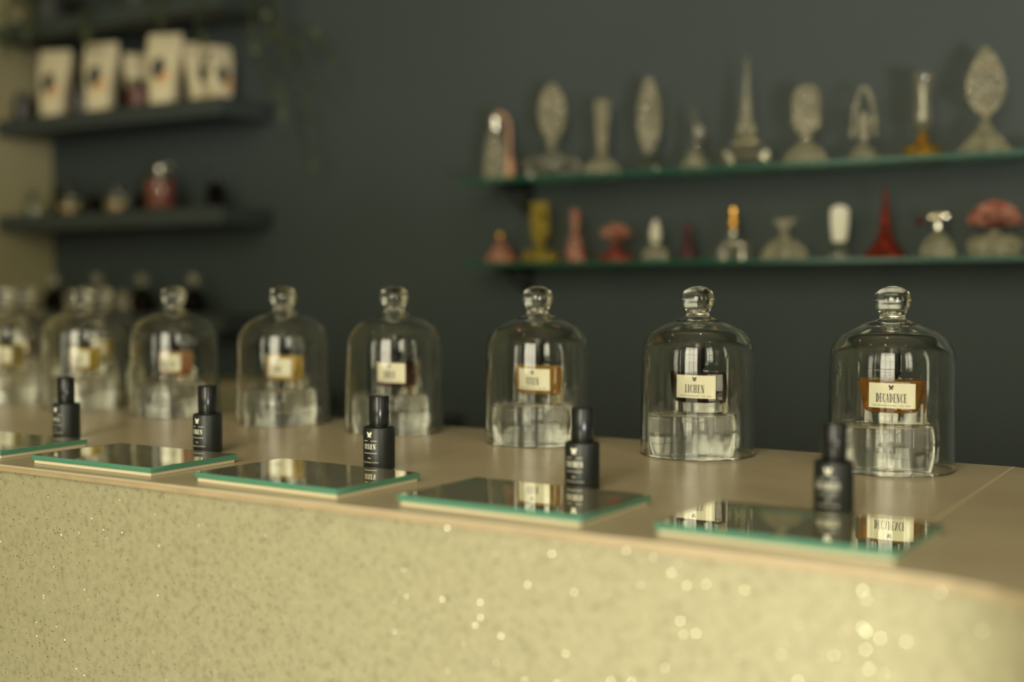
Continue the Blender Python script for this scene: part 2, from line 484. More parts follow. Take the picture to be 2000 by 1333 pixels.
def print_mesh(bm, polys, fn, dx=0, dz=0):
    """fn(x, z) -> 3D point"""
    for p in polys:
        vs = [bm.verts.new(fn(x + dx, z + dz)) for x, z in p]
        try: bm.faces.new(vs)
        except ValueError: pass

def shift(polys, dx, dz): return [[(x + dx, z + dz) for x, z in p] for p in polys]

# ------------------------------------------------------------------ room
def bxs(name, m, *b):
    bm = bmesh.new(); box(bm, *b); return struct(name, bm, m)
X0, X1, Y0, Y1, ZT = -2.95, 1.7, -2.2, 2.3, 3.7
bxs('floor', M['floor'], X0 - .1, X1 + .1, Y0 - .1, Y1 + .1, -0.1, 0)
bxs('ceiling', M['ceil'], X0 - .1, X1 + .1, Y0 - .1, Y1 + .1, ZT, ZT + .1)
bxs('wall_back', M['wall_dark'], X0 - .1, X1 + .1, Y1, Y1 + .1, 0, ZT)
bxs('wall_left', M['wall_cream'], X0 - .1, X0, Y0, Y1, 0, ZT)
# street wall behind the camera with two wide windows and two slits added for streaks
wins = [(-2.30, -1.60), (-1.35, -1.22), (-0.70, 1.03), (1.30, 1.44)]
wz0, wz1 = 0.50, 3.45
bm = bmesh.new()
xs = [X0 - .1] + [v for w in wins for v in w] + [X1 + .1]
for a, b in zip(xs[0::2], xs[1::2]): box(bm, a, b, Y0 - .1, Y0, 0, ZT)
for a, b in wins:
    box(bm, a, b, Y0 - .1, Y0, 0, wz0); box(bm, a, b, Y0 - .1, Y0, wz1, ZT)
struct('wall_front', bm, M['room_wall'])
def window_x(n, a, b, y):
    bm = bmesh.new()
    box(bm, a, a + .04, y - .09, y - .03, wz0, wz1); box(bm, b - .04, b, y - .09, y - .03, wz0, wz1)
    box(bm, a, b, y - .09, y - .03, wz0, wz0 + .05); box(bm, a, b, y - .09, y - .03, wz1 - .05, wz1)
    for z in (1.06, 1.75, 2.6): box(bm, a, b, y - .08, y - .04, z, z + .025)
    box(bm, a, b, y - .10, y, 0.865, 0.925)
    if b - a > 1:
        for q in (1, 2):
            m = a + (b - a) * q / 3; box(bm, m - .015, m + .015, y - .08, y - .04, wz0, wz1)
    struct('window_%d' % n, bm, M['dark_metal'])
for i, (a, b) in enumerate(wins): window_x(i + 1, a, b, Y0)  # the narrow ones frame the added slits
bm = bmesh.new()
sa, sb, sz0, sz1 = -1.4, -0.3, 0.15, 3.1  # lower part of this opening is added for the counter-front beam
box(bm, X1, X1 + .1, Y0, sa, 0, ZT); box(bm, X1, X1 + .1, sb, .95, 0, ZT); box(bm, X1, X1 + .1, 1.09, Y1, 0, ZT)
box(bm, X1, X1 + .1, .95, 1.09, 0, 0.95); box(bm, X1, X1 + .1, .95, 1.09, 2.55, ZT)
box(bm, X1, X1 + .1, sa, sb, 0, sz0); box(bm, X1, X1 + .1, sa, sb, sz1, ZT)
struct('wall_right', bm, M['room_wall'])
bm = bmesh.new()
for a, b, c, d in ((sa, sa + .04, sz0, sz1), (sb - .04, sb, sz0, sz1), (sa, sb, sz0, sz0 + .05), (sa, sb, sz1 - .05, sz1), (-0.87, -0.83, sz0, sz1), (sa, sb, 0.80, 1.16), (sa, sb, 1.6, 1.64)):
    box(bm, X1 + .03, X1 + .08, a, b, c, d)
struct('window_5', bm, M['dark_metal'])

bm = bmesh.new()
for a, b, c, d in ((.95, .965, .95, 2.55), (1.075, 1.09, .95, 2.55), (.95, 1.09, .95, .98), (.95, 1.09, 2.52, 2.55)):
    box(bm, X1 + .03, X1 + .08, a, b, c, d)
struct('window_6', bm, M['dark_metal'])  # frames the slit added in the right wall for a thin streak

# ------------------------------------------------------------------ counter
def arc_front(off):
    """front edge of the counter from left to right; off pulls it back from the nosing"""
    pts = [(-2.4, 0.832), (-0.26, 0.832), (-0.2345, 0.8315), (-0.205, 0.829), (-0.175, 0.8235), (-0.148, 0.814), (-0.127, 0.8005),
           (-0.105, 0.783), (-0.080, 0.761), (-0.050, 0.737), (-0.015, 0.716)]
    return [(x + (0 if y > .83 else off * .7), y + off) for x, y in pts]
right = [(0.10, 0.68), (0.65, 0.60)]
def outline(off):
    return arc_front(off) + [(x + off, y + off) for x, y in right] + [(0.75, 1.05), (-0.2345, 1.383), (-1.72, 1.383), (-1.72, 1.80), (-2.4, 1.80)]
bm = bmesh.new()
prism(bm, outline(0), ZC - 0.006, ZC)
wt = obj('worktop', bm, M['worktop'])
tag(wt, 'brown stone worktop running the whole length of the counter under the glass domes', 'worktop')
# mitre joint and slab joints as narrow grout lines inside the surface
bm = bmesh.new()
box(bm, -0.2357, -0.2343, 0.836, 1.382, ZC - .002, ZC + .00025)
M['grout'] = plain('pale_grout', (0.60, 0.50, 0.34), 0.8)
obj('mitre_joint', bm, M['grout'], wt)
bm = bmesh.new()
box(bm, -1.4357, -1.4345, 0.836, 1.382, ZC - .002, ZC + .0002)
obj('slab_joint', bm, plain('brown_grout', (0.26, 0.21, 0.14), 0.8), wt)
bm = bmesh.new()
ed = arc_front(0)
for (a, b), (c, d) in zip(ed, ed[1:]):
    pass
prism(bm, [(x, y - 0.0015) for x, y in ed] + [(x, y + 0.002) for x, y in ed[::-1]], ZC - 0.0068, ZC - 0.0025)
obj('edge_strip', bm, M['worktop_edge'], wt)
bm = bmesh.new()
prism(bm, outline(0.006), 0.0, ZC - 0.0068)
tag(obj('counter_base', bm, M['panel'], smooth=True), 'pale cream counter front with rough glittering flecked finish, curving at its right end', 'counter')

# ------------------------------------------------------------------ glass domes, plinths and perfumes
def cloche(loc, label, first=[None]):
    if first[0]:
        return dup(first[0], loc, label)
    t = thing('glass_cloche', label, 'glass dome', loc, 0, 'glass domes over perfumes on the counter')
    outer = smoothprof([(0.0125, .1562), (.0150, .1552), (.022, .1530), (.034, .1490), (.046, .1430), (.0555, .1350), (.0610, .1250), (.0631, .1140),
                        (.0635, .1000), (.0637, .070), (.0641, .040), (.0645, .0035)], 4)
    inner = smoothprof([(.0622, .0035), (.0612, .040), (.0609, .070), (.0607, .1000), (.0602, .1130), (.0580, .1235), (.0525, .1325), (.0440, .1398),
                        (.0330, .1452), (.0220, .1487), (.0140, .1492), (.0085, .1462), (.0040, .1450), (0, .1448)], 4)
    prof = [(0, .1562)] + outer + [(.0645, .0015), (.0640, .0004), (.0634, 0.0002), (.0627, .0006), (.0622, .0020)] + inner
    bm = bmesh.new(); lathe(bm, prof, 96)
    obj('dome', bm, M['glass'], t, smooth='all')
    kp = smoothprof([(0.0128, .1564), (.0134, .1575), (.0127, .1595), (.0131, .1613), (.0148, .1650), (.0173, .1693), (.0190, .1740), (.0189, .1783),
                     (.0165, .1836), (.0118, .1876), (.0060, .1896), (0.0025, .1900), (0, .19005)], 4)
    ki = smoothprof([(0, .18870), (.0058, .1883), (.0110, .1864), (.0153, .1828), (.0175, .1780), (.0176, .1741), (.0160, .1697), (.0136, .1656), (.0116, .1624), (.0095, .1602), (0, .1592)], 4)
    bm = bmesh.new(); lathe(bm, [(0, .1564)] + kp, 64); lathe(bm, ki, 64)
    bmesh.ops.recalc_face_normals(bm, faces=bm.faces)
    obj('knob', bm, M['glass'], t, smooth='all')
    first[0] = t
    return t

PH = 0.0475
def plinth(loc, label, first=[None]):
    if first[0]:
        o = first[0].copy(); C.objects.link(o); o.location = loc; o['label'] = label; return o
    r = .0500
    bm = bmesh.new()
    lathe(bm, [(0, .0003), (r - .0012, .0003), (r - .0003, .0006), (r, .0015), (r, PH - .0012), (r - .0003, PH - .0004), (r - .001, PH), (0, PH)], 96)
    o = obj('display_plinth', bm, M['acrylic'], None, True, loc)
    first[0] = o
    return tag(o, label, 'plinth', 'clear round plinths under the domes')

SAGR = 0.076
def fy(x, d=0.0150):           # front face of the bottle, bowed outwards
    return -(math.sqrt(max(SAGR ** 2 - x * x, 0)) - SAGR + d)

def plan(w, d, n=18, side=0.0):
    pts = []
    for i in range(n + 1):
        x = -w / 2 + w * i / n
        pts.append((x, fy(x, d)))
    for i in range(n + 1):
        x = w / 2 - w * i / n
        pts.append((x, -fy(x, d)))
    return pts

def stackplans(bm, levels):
    rings = [[bm.verts.new((x, y, z)) for x, y in plan(w, d)] for w, d, z in levels]
    n = len(rings[0])
    for A, B in zip(rings, rings[1:]):
        for i in range(n):
            j = (i + 1) % n
            bm.faces.new((A[i], A[j], B[j], B[i]))
    bm.faces.new(rings[0][::-1]); bm.faces.new(rings[-1])
    bmesh.ops.recalc_face_normals(bm, faces=bm.faces)

BW, BD, BH = .0680, .0150, .0470
_glass_me = {}
def perfume(loc, label, liq, name, rotz=0):
    t = thing('perfume_bottle', label, 'perfume bottle', loc, rotz, 'perfume bottles on plinths under the domes')
    if 'b' not in _glass_me:
        bm = bmesh.new()
        stackplans(bm, [(BW - .002, BD - .001, .0003), (BW - .0005, BD - .0003, .0008), (BW, BD, .0022), (BW, BD, BH - .0035), (BW - .0008, BD - .0004, BH - .0018), (BW - .003, BD - .0015, BH - .0004), (BW - .006, BD - .003, BH)])
        g = obj('bottle_body', bm, M['bottleglass'], t, True); _glass_me['b'] = g.data
        bm = bmesh.new()
        stackplans(bm, [(.026, .0068, .0118), (.040, .0086, .0122), (.047, .0100, .0132), (.0515, .0108, .0155), (.0545, .0112, .0195), (.0590, .0119, .030),
                        (.0620, .0121, .0425), (.0610, .0118, .0440), (.058, .0108, .0448)])
        me = bpy.data.meshes.new('perfume'); bm.to_mesh(me); bm.free()
        for p in me.polygons: p.use_smooth = True
        me.set_sharp_from_angle(angle=R(40))
        _glass_me['l'] = me
        bm = bmesh.new(); lathe(bm, [(0, BH), (.0062, BH), (.0062, BH + .0035), (0, BH + .0035)], 32)
        o = obj('collar', bm, M['black_plastic'], t, True); _glass_me['k'] = o.data
        bm = bmesh.new(); lathe(bm, [(0, BH + .0035), (.0080, BH + .0035), (.0085, BH + .0042), (.0085, BH + .0335), (.0080, BH + .0345), (0, BH + .0345)], 48)
        o = obj('cap', bm, M['black_plastic'], t, True); _glass_me['c'] = o.data
    else:
        for n, k in (('bottle_body', 'b'), ('collar', 'k'), ('cap', 'c')):
            o = bpy.data.objects.new(n, _glass_me[k]); C.objects.link(o); o.parent = t
    me = _glass_me['l'].copy(); me.materials.clear(); me.materials.append(LIQ[liq])
    o = bpy.data.objects.new('perfume_liquid', me); C.objects.link(o); o.parent = t
    # label: bowed with the front of the bottle
    lw, z0, z1 = .0468, .0172, .0430
    bm = bmesh.new(); n = 12
    fr = []; bk = []
    for i in range(n + 1):
        x = -lw / 2 + lw * i / n + .0035
        y = fy(x)
        fr.append((bm.verts.new((x, y - .00032, z0)), bm.verts.new((x, y - .00032, z1))))
        bk.append((bm.verts.new((x, y - .00006, z0)), bm.verts.new((x, y - .00006, z1))))
    for i in range(n):
        bm.faces.new((fr[i][0], fr[i + 1][0], fr[i + 1][1], fr[i][1]))
        bm.faces.new((bk[i + 1][0], bk[i][0], bk[i][1], bk[i + 1][1]))
        bm.faces.new((fr[i][1], fr[i + 1][1], bk[i + 1][1], bk[i][1]))
        bm.faces.new((fr[i + 1][0], fr[i][0], bk[i][0], bk[i + 1][0]))
    bm.faces.new((fr[0][0], fr[0][1], bk[0][1], bk[0][0])); bm.faces.new((fr[n][1], fr[n][0], bk[n][0], bk[n][1]))
    bmesh.ops.recalc_face_normals(bm, faces=bm.faces)
    lab = obj('paper_label', bm, M['label'], t)
    lab['label'] = 'cream label reading ' + name
    bm = bmesh.new()
    fn = lambda x, z: (x, fy(x) - .00042, z)
    print_mesh(bm, word(name, .0092, 0.78 if len(name) < 8 else 0.64, 0.07), fn, .0035, .0232)
    print_mesh(bm, butterfly(.0052), fn, .0035, .0382)
    print_mesh(bm, smalltext('FOR STRANGE WOMEN  \u2022  VOL. 30ML', .0023), fn, .0035, .0190)
    obj('lettering', bm, M['ink'], lab)
    return t

N0 = 1.30
# counter position along the row, liquid, name, bottle label
rows = [
    (-0.3419, N0, 'amber_brown', 'DECADENCE', 'DECADENCE', 'brown amber perfume'),
    (-0.5591, N0, 'dark', 'LICHEN', 'LICHEN', 'very dark brown perfume'),
    (-0.7693, N0, 'amber', 'VIXEN', 'VIXEN', 'bright amber perfume'),
    (-0.9877, N0, 'redbrown', 'SIREN', 'SIREN', 'dark red-brown perfume'),
    (-1.1813, N0, 'orange', '1993', '1993', 'orange perfume'),
    (-1.3965, N0, 'copper', 'MOSS & IVY', 'MOSS & IVY', 'copper-coloured perfume'),
    (-1.5981, N0, 'gold', 'VIOLET', 'VIOLET', 'golden yellow perfume'),
    (-1.7948, N0, 'pale', 'ROSE', 'ROSE', 'pale yellow perfume, partly cut by the left edge'),
    (-1.870, 1.565, 'orange', 'NOIR', 'NOIR', 'amber perfume in the rear row, behind the golden perfume'),
    (-2.085, 1.560, 'red', 'IVY', 'IVY', 'deep red perfume in the rear row, at the far left'),
]
rows = [r if r[3] != 'NOIR' else (r[0], r[1], r[2], 'MOTH', 'MOTH', r[5]) for r in rows]
whichdome = ['over the DECADENCE bottle, rightmost and largest', 'over the LICHEN bottle', 'over the VIXEN bottle', 'over the SIREN bottle', 'over the orange perfume, fifth from the right',
             'over the copper perfume, sixth from the right', 'over the golden yellow perfume', 'cut off by the left edge of the photo', 'in the rear row behind the golden perfume', 'in the rear row at the far left']
for i, (u, n, liq, nm, _, desc) in enumerate(rows):
    rz = R((0, -3, -9, -5, -8, -8, -6, -5, -6, -6)[i])
    cloche((u, n, ZC + .0002), 'clear glass dome with round knob ' + whichdome[i])
    du = -.006 if i < 7 else 0
    plinth((u + du, n - .001, ZC), 'clear round plinth ' + whichdome[i].replace('over', 'under').replace('cut off', 'for the dome cut off').replace(', rightmost and largest', ''))
    perfume((u + du + .006, n + .001, ZC + PH), 'lens-shaped glass bottle of ' + desc + (', label reading ' + nm if i < 6 else ''), liq, nm, rz)

# ------------------------------------------------------------------ mirror tiles
where = ['rightmost of the row, near the corner of the counter', 'second from the right, in front of the VIXEN dome', 'middle one, in front of the SIREN dome',
         'second from the left', 'at the left edge of the photo']
tile0 = None
for i, u in enumerate((-0.309, -0.5545, -0.801, -1.045, -1.288)):
    lab = 'green-edged mirror tile on the counter, ' + where[i]
    rz = [R(-2), R(-1.5), R(-2), R(0), R(2)][i]
    if tile0 is None:
        t = thing('mirror_tile', lab, 'mirror tile', (u, .914, ZC), rz, 'mirror tiles along the counter front')
        bm = bmesh.new(); box(bm, -.092, .092, -.060, .060, .0040, .0092)
        for f in bm.faces: f.material_index = 0 if f.normal.z > .5 else 1
        obj('mirror_plate', bm, [M['mirror'], M['green_edge']], t)
        bm = bmesh.new(); box(bm, -.0900, .0900, -.0585, .0585, .0001, .0039, .0006)
        obj('backing_board', bm, M['cream_felt'], t)
        tile0 = t
    else:
        dup(tile0, (u, .914, ZC), lab, rz)

# ------------------------------------------------------------------ black tester bottles
bb = {}
names5 = ['DECADENCE', 'LICHEN', 'VIXEN', 'SIREN', '1993']
w5 = ['rightmost, behind the rightmost mirror tile', 'between the VIXEN and LICHEN domes', 'in front of the SIREN dome', 'second from the left, its lettering ending in EN', 'leftmost, printed 1993']
for i, u in enumerate((-.3151, -.5548, -.7955, -1.0437, -1.2891)):
    t = thing('tester_bottle', 'small black tester bottle with black cap, ' + w5[i], 'tester bottle', (u, 1.02, ZC), 0, 'black tester bottles behind the mirror tiles')
    if not bb:
        r = .0165
        bm = bmesh.new(); lathe(bm, [(0, .0001), (r - .0012, .0001), (r, .0012), (r, .0420), (r - .0006, .0436), (r - .0022, .0445), (.0085, .0447), (.0085, .0455), (0, .0455)], 64)
        bb['a'] = obj('bottle_body', bm, M['black_matte'], t, True).data
        bm = bmesh.new(); lathe(bm, [(0, .0456), (.0101, .0456), (.0105, .0462), (.0105, .0758), (.0100, .0764), (0, .0765)], 48)
        bb['b'] = obj('cap', bm, M['black_plastic'], t, True).data
    else:
        for n, k in (('bottle_body', 'a'), ('cap', 'b')):
            o = bpy.data.objects.new(n, bb[k]); C.objects.link(o); o.parent = t
    fn = lambda x, z: (.01656 * math.sin(x / .0165), -.01656 * math.cos(x / .0165), z)
    bm = bmesh.new()
    print_mesh(bm, butterfly(.0060), fn, 0, .0365)
    ws = word(names5[i], .0052, 1.0 if len(names5[i]) < 7 else .72, .10)
    print_mesh(bm, ws, fn, 0, .0222)
    for z in (.0305, .0178):
        for k in range(8):
            a = -.0085 + .017 * k / 8; b = a + .017 / 8
            if k in (3, 4) and z > .03: continue
            print_mesh(bm, [[(a, 0), (b, 0), (b, .0004), (a, .0004)]], fn, 0, z)
    print_mesh(bm, smalltext('5ML', .0024), fn, 0, .0120)
    print_mesh(bm, smalltext('FOR STRANGE WOMEN', .0019), fn, 0, .0078)
    obj('printed_text', bm, M['print'], t)

# ------------------------------------------------------------------ glass wall shelves
def glass_shelf(z, label):
    t = thing('glass_shelf', label, 'shelf', (0, 0, z), 0, 'glass shelves on the dark wall')
    bm = bmesh.new(); box(bm, -1.46, .15, 2.150, 2.2985, 0, .008)
    for f in bm.faces: f.material_index = 1 if (abs(f.normal.z) < .5) else 0
    obj('glass_board', bm, [M['shelf_glass'], M['shelf_edge']], t)
    for x in (-1.38, .05):
        bm = bmesh.new()
        box(bm, x - .008, x + .008, 2.17, 2.298, -.009, -.0005); box(bm, x - .008, x + .008, 2.288, 2.299, -.06, -.009)
        tube(bm, [(x, 2.20, -.006), (x, 2.24, -.035), (x, 2.291, -.052)], .003)
        obj('bracket', bm, M['dark_metal'], t)
    return t
ZU, ZL = ZC + .4040, ZC + .2320
glass_shelf(ZU, 'upper green-edged glass shelf holding tall antique crystal bottles')
glass_shelf(ZL, 'lower green-edged glass shelf holding short coloured perfume bottles')
ZU += .0082; ZL += .0082

# antique bottles --------------------------------------------------
def plate(bm, f, z0, h, th, ridges=0, nx=14, nz=26, y0=0.0, radial=False):
    """solid plate in the x-z plane: half-width f(t) for t in 0..1"""
    F = []; B = []
    for k in range(nz + 1):
        t = k / nz; w = max(f(t), .0004)
        rf = []; rb = []
        for i in range(nx + 1):
            s = -1 + 2 * i / nx
            d = th / 2 * math.sqrt(max(1 - (abs(s)) ** 3, .03)) * (0.55 + .45 * math.sin(PI * min(max(t, .08), .95)))
            if ridges:
                q = math.sin((t * 1.2 + abs(s) * .55) * ridges * PI) if not radial else math.sin(s * ridges * PI)
                d *= (1 + .28 * q)
            rf.append(bm.verts.new((s * w, y0 - d, z0 + t * h))); rb.append(bm.verts.new((s * w, y0 + d, z0 + t * h)))
        F.append(rf); B.append(rb)
    for k in range(nz):
        for i in range(nx):
            bm.faces.new((F[k][i], F[k][i + 1], F[k + 1][i + 1], F[k + 1][i]))
            bm.faces.new((B[k][i + 1], B[k][i], B[k + 1][i], B[k + 1][i + 1]))
        bm.faces.new((F[k][0], F[k + 1][0], B[k + 1][0], B[k][0]))
        bm.faces.new((F[k + 1][nx], F[k][nx], B[k][nx], B[k + 1][nx]))
    for i in range(nx):
        bm.faces.new((F[0][i + 1], F[0][i], B[0][i], B[0][i + 1]))
        bm.faces.new((F[nz][i], F[nz][i + 1], B[nz][i + 1], B[nz][i]))
    bmesh.ops.recalc_face_normals(bm, faces=bm.faces)

def fan(bm, cx, cz, r0, r1, a0, a1, th, ribs, y0=0):
    n = ribs * 4
    rr = 8
    G = {}
    for sgn in (-1, 1):
        for i in range(n + 1):
            a = R(a0 + (a1 - a0) * i / n)
            for k in range(rr + 1):
                r = r0 + (r1 - r0) * k / rr
                if k == rr: r *= 1 + .03 * math.cos(i / 4 * 2 * PI)
                d = th / 2 * (1 + .45 * math.cos(i / 4 * 2 * PI)) * (1 - .4 * k / rr)
                G[sgn, i, k] = bm.verts.new((cx + r * math.cos(a), y0 + sgn * d, cz + r * math.sin(a)))
    for i in range(n):
        for k in range(rr):
            bm.faces.new((G[-1, i, k], G[-1, i + 1, k], G[-1, i + 1, k + 1], G[-1, i, k + 1]))
            bm.faces.new((G[1, i, k], G[1, i, k + 1], G[1, i + 1, k + 1], G[1, i + 1, k]))
        bm.faces.new((G[-1, i, rr], G[-1, i + 1, rr], G[1, i + 1, rr], G[1, i, rr]))
        bm.faces.new((G[-1, i, 0], G[1, i, 0], G[1, i + 1, 0], G[-1, i + 1, 0]))
    for k in range(rr):
        bm.faces.new((G[-1, 0, k], G[-1, 0, k + 1], G[1, 0, k + 1], G[1, 0, k]))
        bm.faces.new((G[-1, n, k], G[1, n, k], G[1, n, k + 1], G[-1, n, k + 1]))
    bmesh.ops.recalc_face_normals(bm, faces=bm.faces)

def facet(n, amp=.07):
    return lambda a, k: 1 - amp * (0.5 + 0.5 * math.cos(n * a))

GU = 'antique crystal bottles on the upper glass shelf'
GL = 'small perfume bottles on the lower glass shelf'
RZ = R(20)
def bottle(shelf, u, label, body, stopper=None, extra=(), n=2.222, rz=RZ):
    z = ZU if shelf == 'U' else ZL
    t = thing('antique_bottle', label, 'perfume bottle', (u, n, z), rz, GU if shelf == 'U' else GL)
    m, fn = body; bm = bmesh.new(); fn(bm); obj('body', bm, m, t, True)
    if stopper:
        m, fn = stopper; bm = bmesh.new(); fn(bm); obj('stopper', bm, m, t, True)
    for nm, m, fn in extra:
        bm = bmesh.new(); fn(bm); obj(nm, bm, m, t, True)
    return t
def LP(pts, seg=32, n=3, sy=1.0, wob=None):
    return lambda bm: lathe(bm, smoothprof(pts, n), seg, sy, wob=wob)
def LH(pts, seg=32, sy=1.0, wob=None):
    return lambda bm: lathe(bm, pts, seg, sy, wob=wob)
cut, cs, pg = M['cut'], M['cut_soft'], M['plainglass']
leafw = lambda w: (lambda t: w * math.sin(PI * min(1, (t * .93 + .07))) ** .8)

# upper shelf, left to right
def atom_tube(bm):
    pts = []
    for k in range(17):
        a = PI * .62 - PI * .62 * k / 16
        pts.append((.006 + .022 * math.cos(a) * 1.0, 0, .112 + .030 * math.sin(a)))
    pts += [(.0285, 0, .095), (.029, 0, .070), (.0295, 0, .050)]
    tube(bm, pts, .0038, 10)
bottle('U', -1.414, 'clear cylindrical atomiser with silver top and copper tube arching over its side', (cut, LH([(0, 0), (.024, 0), (.0255, .003), (.023, .055), (.018, .095), (.012, .106), (0, .107)], 24, wob=facet(12, .08))),
       None, [('spray_head', M['silver'], LP([(0, .107), (.010, .108), (.0105, .118), (.0125, .124), (.0115, .134), (.006, .141), (0, .142)])),
              ('tube', M['copper'], atom_tube), ('squeeze_bulb', M['copper'], lambda bm: lathe(bm, smoothprof([(0, .004), (.008, .004), (.0115, .018), (.010, .038), (.005, .050), (0, .051)], 3), 24, cx=.030, cy=0))], n=2.215, rz=R(28))
bottle('U', -1.281, 'squat round crystal bottle with tall feathered leaf stopper', (pg, LP([(0, 0), (.036, 0), (.052, .008), (.057, .024), (.050, .040), (.030, .049), (.012, .052), (.009, .060), (0, .061)], 48, 4, wob=facet(14, .05))),
       (cs, lambda bm: plate(bm, lambda t: .007 if t < .12 else .007 + .021 * math.sin(PI * (t - .12) / .88) ** .75, .0612, .132, .016, 9)), rz=R(25))
bottle('U', -1.165, 'low domed crystal bottle with thick flat-topped column stopper', (cut, LH([(0, 0), (.038, 0), (.039, .008), (.030, .022), (.014, .034), (.010, .042), (0, .043)], 24, wob=facet(12, .10))),
       (cs, lambda bm: plate(bm, lambda t: .008 + (.0145 - .008) * min(1, t * 1.4), .0432, .108, .018, 6)))
bottle('U', -1.062, 'slim conical bottle with bright pointed leaf stopper', (M['smoke'], LP([(0, 0), (.027, 0), (.026, .006), (.014, .026), (.008, .040), (0, .041)], 24)),
       (cs, lambda bm: plate(bm, lambda t: .006 + .017 * math.sin(PI * min(1, t * 1.0)) ** .7 * (1.1 - .3 * t), .0412, .145, .018, 0)))
bottle('U', -.963, 'small crystal bottle with curling flame stopper', (cut, LH([(0, 0), (.026, 0), (.027, .006), (.012, .036), (.008, .042), (0, .043)], 16, wob=facet(8, .10))),
       (pg, lambda bm: tube(bm, [(0, 0, .0432), (.002, 0, .055), (.008, 0, .068), (.007, 0, .080), (.001, 0, .092), (-.002, 0, .106), (0, 0, .128)], [.006, .007, .0105, .011, .0075, .005, .0012], 14)))
bottle('U', -.860, 'wide diamond-shaped bottle with very tall ribbed spire stopper', (pg, LH([(0, 0), (.030, 0), (.046, .012), (.050, .020), (.030, .045), (.012, .058), (0, .059)], 8)),
       (cut, LH([(0, .0592), (.013, .0595), (.019, .070), (.017, .078), (.0135, .083), (.0140, .090), (.0115, .095), (.0122, .102), (.0100, .107), (.0105, .114), (.0085, .119), (.0088, .127), (.0068, .133), (.0070, .142), (.0050, .150), (.0040, .170), (.0028, .190), (.0010, .209), (0, .2095)], 12)))
bottle('U', -.745, 'bell-shaped crystal bottle with upright oval carved stopper', (cut, LH([(0, 0), (.040, 0), (.041, .006), (.033, .022), (.015, .038), (.010, .046), (0, .047)], 24, wob=facet(10, .10))),
       (cs, lambda bm: plate(bm, lambda t: .009 if t < .1 else .009 + .016 * min(1, math.sin(PI * (t - .1) / .9) * 1.6) ** .6, .0472, .098, .016, 5)))
def arch(bm):
    pts = []
    for k in range(25):
        s = -1 + 2 * k / 24
        pts.append((.020 * math.sin(s * PI / 2 * .95) * (1 - .15 * (1 - abs(s))), 0, .045 + .088 * (1 - abs(s) ** 1.9)))
    tube(bm, pts, .0034, 10)
    plate(bm, lambda t: .010 * (.6 + .5 * math.sin(PI * t)), .0385, .050, .010, 0)
bottle('U', -.639, 'small crystal bottle with open pointed arch stopper', (cut, LH([(0, 0), (.026, 0), (.027, .005), (.020, .018), (.009, .030), (.008, .038), (0, .0385)], 24, wob=facet(8, .08))), (cs, arch))
bottle('U', -.537, 'amber squat bottle with clear flared chimney stopper', (M['amberglass'], LP([(0, 0), (.030, 0), (.032, .012), (.026, .022), (.011, .026), (.009, .036), (.007, .046), (0, .047)], 24)),
       (pg, LH([(.009, .049), (.016, .056), (.019, .068), (.017, .085), (.0155, .110), (.018, .135), (.0215, .147), (.020, .147), (.0165, .135), (.014, .110), (.0155, .085), (.0175, .068), (.0145, .0575), (.009, .0505), (.009, .049)], 40)))
bottle('U', -.433, 'conical cut-crystal bottle with large ribbed leaf stopper, rightmost on the upper shelf', (cut, LH([(0, 0), (.045, 0), (.046, .006), (.030, .026), (.013, .044), (.008, .060), (0, .061)], 24, wob=facet(12, .12))),
       (cs, lambda bm: plate(bm, lambda t: .006 if t < .05 else .005 + .027 * math.sin(PI * ((t - .05) / .95) ** .8) ** .9, .0612, .122, .012, 12, nx=20, nz=48)))

# lower shelf, left to right
sph = lambda r, z: smoothprof([(0, z - r), (r * .6, z - r * .8), (r, z), (r * .6, z + r * .8), (0, z + r)], 4)
bottle('L', -1.406, 'pink pyramid bottle with orange bead stopper, leftmost on the lower shelf', (M['pink'], LH([(0, 0), (.034, 0), (.0345, .006), (.018, .032), (.008, .046), (0, .047)], 8)),
       (M['gold'], lambda bm: lathe(bm, sph(.0095, .0570), 24)))
bottle('L', -1.310, 'olive-yellow bottle on a broad foot with tall rectangular stopper', (M['yellow'], LH([(0, 0), (.036, 0), (.037, .016), (.034, .022), (.012, .026), (.009, .034), (0, .035)], 8)),
       (M['yellow'], lambda bm: plate(bm, lambda t: .008 + .011 * min(1, t * 4), .0352, .090, .014, 7)))
bottle('L', -1.226, 'slender pale pink bottle with long neck', (M['pink'], LP([(0, 0), (.020, 0), (.021, .006), (.019, .024), (.012, .048), (.007, .064), (0, .065)], 24)),
       (M['pink'], LP([(0, .0652), (.007, .066), (.0085, .090), (.0095, .104), (.004, .108), (0, .1085)], 20)))
bottle('L', -1.134, 'deep rose bottle with flat wide foot and fan stopper', (M['rose'], LH([(0, 0), (.036, 0), (.037, .012), (.016, .018), (.009, .030), (.009, .038), (0, .039)], 16)),
       (M['pink'], lambda bm: fan(bm, 0, .040, .003, .036, 25, 155, .009, 7)))
bottle('L', -1.046, 'clear bottle with pointed frosted stopper, next to the rose fan bottle', (cut, LH([(0, 0), (.026, 0), (.027, .008), (.018, .026), (.009, .034), (0, .035)], 12)),
       (M['opal'], LP([(0, .0352), (.007, .036), (.0105, .050), (.0085, .066), (.003, .080), (0, .0815)], 20)))
bottle('L', -.978, 'dim violet bottle, smallest and faintest on the lower shelf', (M['violet'], LP([(0, 0), (.013, 0), (.013, .022), (.010, .036), (.007, .046), (0, .047)], 20)),
       (M['violet'], LP([(0, .0472), (.008, .049), (.009, .060), (.005, .072), (0, .074)], 20)))
